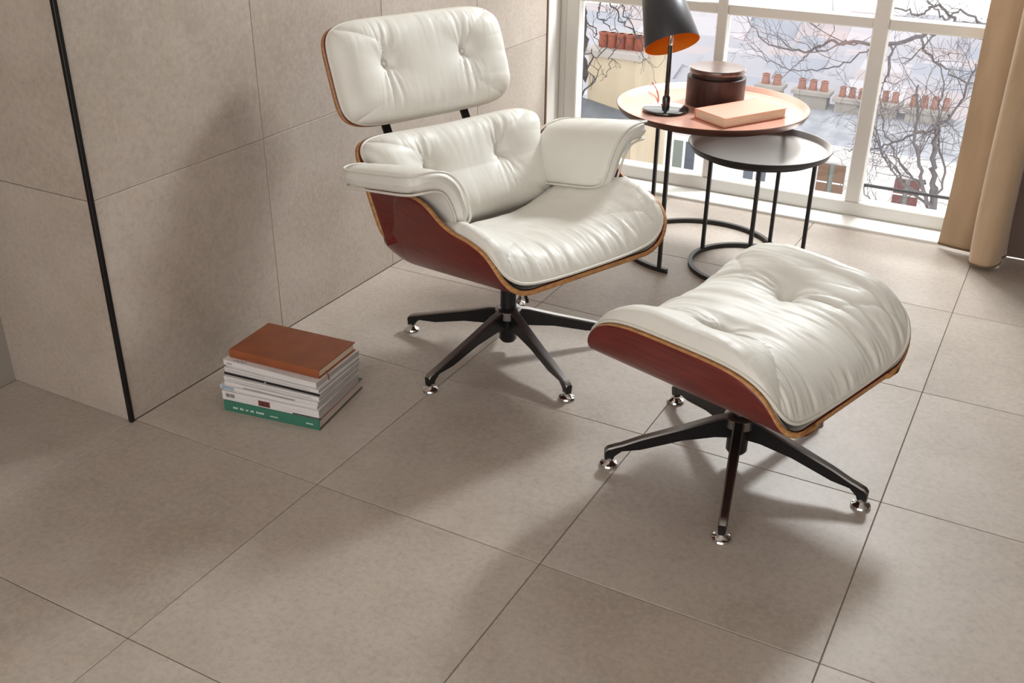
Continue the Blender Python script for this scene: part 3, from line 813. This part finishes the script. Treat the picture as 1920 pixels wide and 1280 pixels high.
def shutters(px0, px1, py0, py1, mt):
    xa = at(px0, (py0+py1)/2, 13.93)[0]; xb = at(px1, (py0+py1)/2, 13.93)[0]
    z1 = at((px0+px1)/2, py0, 13.93)[2]; z0 = at((px0+px1)/2, py1, 13.93)[2]
    wd = (xb-xa)*0.40
    for x in (xa, xb-wd):
        s_ = hp('shutter', mt, x, x+wd, 13.90, 13.95, z0, z1)
        m = MB(); m.box(x+3, x+wd+3, -0.112, -0.10, (z0+z1)/2+26-0.01, (z0+z1)/2+26+0.01); m.build('shutter_rail', M_facade, s_)
    m = MB(); m.box(xa+wd+3, xb-wd+3, -0.06, -0.02, z0+26, z1+26); m.build('pane', M_winglass2, hs)
house_window(1260, 1306, 260, 328, [M_winglass2, M_winglass])
house_window(1392, 1440, 305, 345, [M_winglass])
shutters(1531, 1582, 308, 374, M_shutter)
shutters(1674, 1722, 337, 392, M_shutter2)
house_window(1175, 1200, 285, 325, [M_winglass])

def chimney(house, px, py, Y, wpx, npots, base_z, mt_pot, hpx=14, dep=0.26):
    """stack whose top is at pixel row py on depth Y, pots above it; a part of its house"""
    c = at(px, py, Y); sc = (Y-CAM[1])/_f[1]/FPX
    wd = wpx*sc; hp_ = hpx*sc; top = c[2]-base_z
    m = MB(); m.box(-wd/2, wd/2, -dep/2, dep/2, 0, top-0.06); t = m.build('chimney', M_stackm, house)
    t.location = Vector((c[0], Y, base_z))-house.location
    m = MB(); m.box(-wd/2-0.04, wd/2+0.04, -dep/2-0.04, dep/2+0.04, top-0.06, top); m.build('cap', M_stackm, t)
    for k in range(npots):
        x = (k+0.5)/npots*wd-wd/2; r = min(wd/npots*0.36, 0.14)
        m = MB(); m.lathe([(r*1.05, 0), (r, 0.03), (r*0.85, hp_*0.85), (r*1.0, hp_*0.9), (r*1.0, hp_), (r*0.7, hp_), (r*0.7, hp_*0.6)], 14, (x, 0, top)); m.build('chimney_pot', mt_pot, t, True, 40)
    return t
chimney(hs, 1446, 157, 15.0, 34, 2, -2.75, M_pot)
chimney(hs, 1524, 168, 15.0, 48, 3, -2.75, M_pot)
chimney(hs, 1597, 183, 15.0, 40, 3, -2.75, M_pot)
chimney(hs, 1659, 190, 15.0, 40, 3, -2.80, M_pot)
chimney(hs, 1742, 203, 15.0, 56, 4, -2.85, M_pot, hpx=16)

# cream block with chimney on the left, Y about 9
lb = thing('cream_house', (-3.0, 9.2, -26), 0, 'cream rendered gable block with slate roof, seen left of the lamp', 'building')
def lp(name, mat_, x0, x1, y0, y1, z0, z1):
    m = MB(); m.box(x0+3.0, x1+3.0, y0-9.2, y1-9.2, z0+26, z1+26); return m.build(name, mat_, lb)
lp('gable_wall', M_facade2, -2.78, -2.22, 9.0, 10.1, -26, -0.96)
lp('cornice', M_stackm, -2.84, -2.16, 8.95, 10.15, -0.96, -0.90)
for k in range(5):
    m = MB(); m.lathe([(0.055, 0), (0.050, 0.13), (0.058, 0.135), (0.058, 0.16), (0.035, 0.16)], 14, (-2.70+k*0.105+3.0, 0.0, 25.10)); m.build('chimney_pot', M_pot2, lb, True, 40)
lp('rear_block', M_facade2, -4.40, -3.40, 11.0, 12.2, -26, -2.30)
lp('rear_roof', M_slate, -4.45, -3.36, 10.9, 12.3, -2.30, -2.22)
m = MB(); m.add([(-1.6, -2.2, 26-2.20), (0.92, -2.2, 26-2.20), (0.92, -0.21, 26-1.58), (-1.6, -0.21, 26-1.10)], [(0, 1, 2, 3)]); ro = m.build('slate_roof', M_slate2, lb)
sm = ro.modifiers.new('t', 'SOLIDIFY'); sm.thickness = 0.08
lp('flue', M_stackm, -2.93, -2.86, 8.9, 9.0, -1.9, -1.02)
chimney(lb, 1194, 108, 11.5, 24, 2, -2.22, M_pot)

# far city falling away into the distance
random.seed(11)
fi = 0
for row, (Y, py) in enumerate(((24, 165), (30, 140), (38, 118), (50, 92), (66, 66), (90, 38), (120, 12))):
    px = 1040+random.random()*40
    while px < 1960:
        wpx = random.uniform(60, 130); h = random.uniform(-10, 10)
        c = at(px+wpx/2, py+h+(px-1100)*0.055, Y); x0 = at(px, py, Y)[0]; x1 = at(px+wpx*0.998, py, Y)[0]
        t = thing('far_building', ((x0+x1)/2, Y, -26), 0, 'pale far off building in the hazy city', 'building', 'far off city buildings')
        hw = (x1-x0)/2; dp = min(Y*0.14, 6); top = c[2]+26
        if top < 1: top = 1.5
        m = MB(); m.box(-hw, hw, 0, dp, -30, top-0.5-Y*0.01); m.build('wall', M_farhaze[random.randrange(2)], t)
        m = MB(); gable(m, -hw, hw, -0.1, dp+0.1, top-0.5-Y*0.01, top); m.build('roof', M_farhaze[2+random.randrange(4)], t)
        px += wpx
        fi += 1

# bare trees
def tree(name, label, mains, twig_depth, twig_n, seed, mt, base):
    rnd = random.Random(seed)
    t = thing(name, base, 0, label, 'tree', 'bare trees outside the window')
    bx = np.array(base)
    tr_ = MB(); br = MB(); tw = MB()
    def twig(p, d, L, r, depth):
        pts = [p]; q = p.copy(); dd = d.copy()
        n = 4
        for i in range(n):
            dd = dd+np.array([rnd.gauss(0, .28), rnd.gauss(0, .28), rnd.gauss(0.06, .25)]); dd /= np.linalg.norm(dd)
            q = q+dd*L/n; pts.append(q.copy())
        m_ = br if depth == twig_depth else tw
        m_.tube([tuple(a-bx) for a in pts], [max(r*(1-0.6*i/n), 0.0016) for i in range(n+1)], 3 if depth < twig_depth else 5)
        if depth <= 0: return
        for k in range(twig_n):
            i = rnd.randint(1, n); d2 = dd+np.array([rnd.gauss(0, .8), rnd.gauss(0, .8), rnd.gauss(0.0, .8)]); d2 /= np.linalg.norm(d2)
            twig(pts[i], d2, L*rnd.uniform(.45, .75), r*0.55, depth-1)
    for k, (pts, r0, r1, ntw, tl) in enumerate(mains):
        P = [np.array(p) for p in spline(pts, 6)]
        for i in range(1, len(P)-1): P[i] = P[i]+np.array([rnd.gauss(0, .012), rnd.gauss(0, .02), rnd.gauss(0, .012)])
        N = len(P)
        (tr_ if k == 0 else br).tube([tuple(p-bx) for p in P], [r0+(r1-r0)*i/(N-1) for i in range(N)], 7)
        for j in range(ntw):
            i = rnd.randint(int(N*.15), N-2); dr = P[i+1]-P[i]; dr /= np.linalg.norm(dr)+1e-9
            d2 = dr*0.6+np.array([rnd.gauss(0, .7), rnd.gauss(0, .7), rnd.gauss(0.1, .6)]); d2 /= np.linalg.norm(d2)
            twig(P[i], d2, tl*rnd.uniform(.6, 1.2), max(0.0030, (r0+(r1-r0)*i/(N-1))*0.40), twig_depth)
    tr_.build('trunk', mt, t, True)
    if br.v: br.build('branches', mt, t, True)
    if tw.v: tag(tw.build('twigs', mt, t, True), kind='stuff')
    return t
def pl(Y0, Y1, *pp):
    n = len(pp); return [tuple(at(x, y, Y0+(Y1-Y0)*i/max(1, n-1))) for i, (x, y) in enumerate(pp)]
# tree 1: right of the mullion, several stems from one low foot
Yt = 7.2; b1 = at(1746, 405, Yt)
root1 = [(b1[0]+0.1, Yt+0.05, -26.0), (b1[0]+0.04, Yt, -12.0), (b1[0], Yt, -4.0), tuple(b1)]
m1 = [(root1+pl(Yt, Yt, (1745, 360), (1752, 300), (1757, 240)), 0.05, 0.014, 5, 0.5),
      (pl(Yt, 7.0, (1746, 400), (1733, 350), (1722, 290), (1718, 215), (1722, 160)), 0.0187, 0.0084, 9, 0.5),
      (pl(Yt, 7.5, (1752, 300), (1756, 240), (1775, 225), (1800, 190), (1830, 120)), 0.0165, 0.0072, 8, 0.5),
      (pl(Yt, 7.4, (1757, 240), (1730, 246), (1690, 262), (1640, 275), (1590, 282)), 0.0143, 0.0048, 9, 0.45),
      (pl(Yt, 7.6, (1746, 400), (1712, 360), (1680, 322), (1655, 290), (1640, 240)), 0.0121, 0.0048, 8, 0.45),
      (pl(7.3, 7.8, (1735, 345), (1700, 320), (1670, 270), (1655, 225), (1650, 190)), 0.0099, 0.0042, 7, 0.45),
      (pl(7.1, 7.5, (1752, 385), (1770, 320), (1758, 250), (1765, 180), (1760, 110)), 0.0110, 0.0048, 8, 0.45),
      (pl(7.0, 7.3, (1746, 398), (1690, 395), (1640, 382), (1615, 350), (1600, 320)), 0.0077, 0.0036, 7, 0.40)]
tree('bare_tree', 'bare tree with several stems rising right of the mullion beside the curtain', m1, 2, 3, 5, M_bark, (b1[0], Yt, -26.0))
# tree 2: long boughs sweeping in from behind the curtain
Yb = 8.0; b2 = at(1905, 60, Yb)
m2 = [([(b2[0]+0.5, Yb+0.3, -26), (b2[0]+0.3, Yb+0.2, -10), tuple(b2)], 0.20, 0.05, 2, 0.6),
      (pl(Yb, 7.4, (1905, 60), (1810, 45), (1740, 66), (1668, 84), (1600, 78), (1560, 80), (1520, 95), (1470, 92), (1420, 65), (1395, 25)), 0.0231, 0.0036, 11, 0.55),
      (pl(7.7, 7.9, (1668, 84), (1590, 85), (1530, 97), (1490, 120), (1460, 150)), 0.0088, 0.0030, 6, 0.45),
      (pl(7.7, 8.1, (1640, 90), (1580, 118), (1530, 132), (1480, 130), (1440, 112), (1400, 78)), 0.0077, 0.0030, 6, 0.45),
      (pl(7.7, 7.2, (1728, 72), (1740, 100), (1770, 130), (1815, 155), (1860, 160)), 0.0110, 0.0048, 6, 0.45),
      (pl(7.8, 7.5, (1668, 84), (1667, 130), (1652, 155), (1640, 170)), 0.0088, 0.0036, 3, 0.35),
      (pl(8.0, 7.3, (1800, 44), (1760, 10), (1730, 25), (1690, 20), (1640, -5)), 0.0132, 0.0060, 7, 0.45),
      (pl(8.0, 7.6, (1850, 50), (1800, 20), (1770, 35), (1750, 10), (1700, -30)), 0.0110, 0.0060, 5, 0.45)]
tree('bare_tree', 'bare tree whose long boughs sweep leftward across the middle window panes', m2, 2, 2, 9, M_bark, (b2[0]+0.5, Yb+0.3, -26.0))
# tree 3: thin dark stem at the left pane
Yl = 6.0; b3 = at(1084, 200, Yl)
m3 = [([(b3[0]-0.05, Yl, -26), (b3[0]-0.03, Yl, -8), tuple(b3)]+pl(Yl, Yl, (1095, 150), (1093, 70), (1097, 0), (1094, -60)), 0.0385, 0.0084, 4, 0.4),
      (pl(Yl, 6.3, (1095, 40), (1112, 52), (1120, 75), (1122, 100)), 0.0055, 0.0024, 2, 0.3),
      (pl(6.2, 6.6, (1094, -50), (1125, 5), (1122, 28), (1145, 50), (1162, 72)), 0.0066, 0.0030, 4, 0.3),
      (pl(6.3, 6.8, (1094, -60), (1140, 0), (1160, 35), (1190, 65), (1205, 85)), 0.0077, 0.0030, 7, 0.35),
      (pl(6.3, 6.9, (1125, -60), (1160, 10), (1185, 45), (1210, 80)), 0.0066, 0.0030, 5, 0.35),
      (pl(6.0, 6.2, (1162, 72), (1150, 100), (1140, 130), (1125, 152)), 0.0044, 0.0018, 2, 0.2)]
tree('bare_tree', 'slender dark bare tree at the left edge of the window', m3, 2, 2, 21, M_bark2, (b3[0]-0.05, Yl, -26.0))
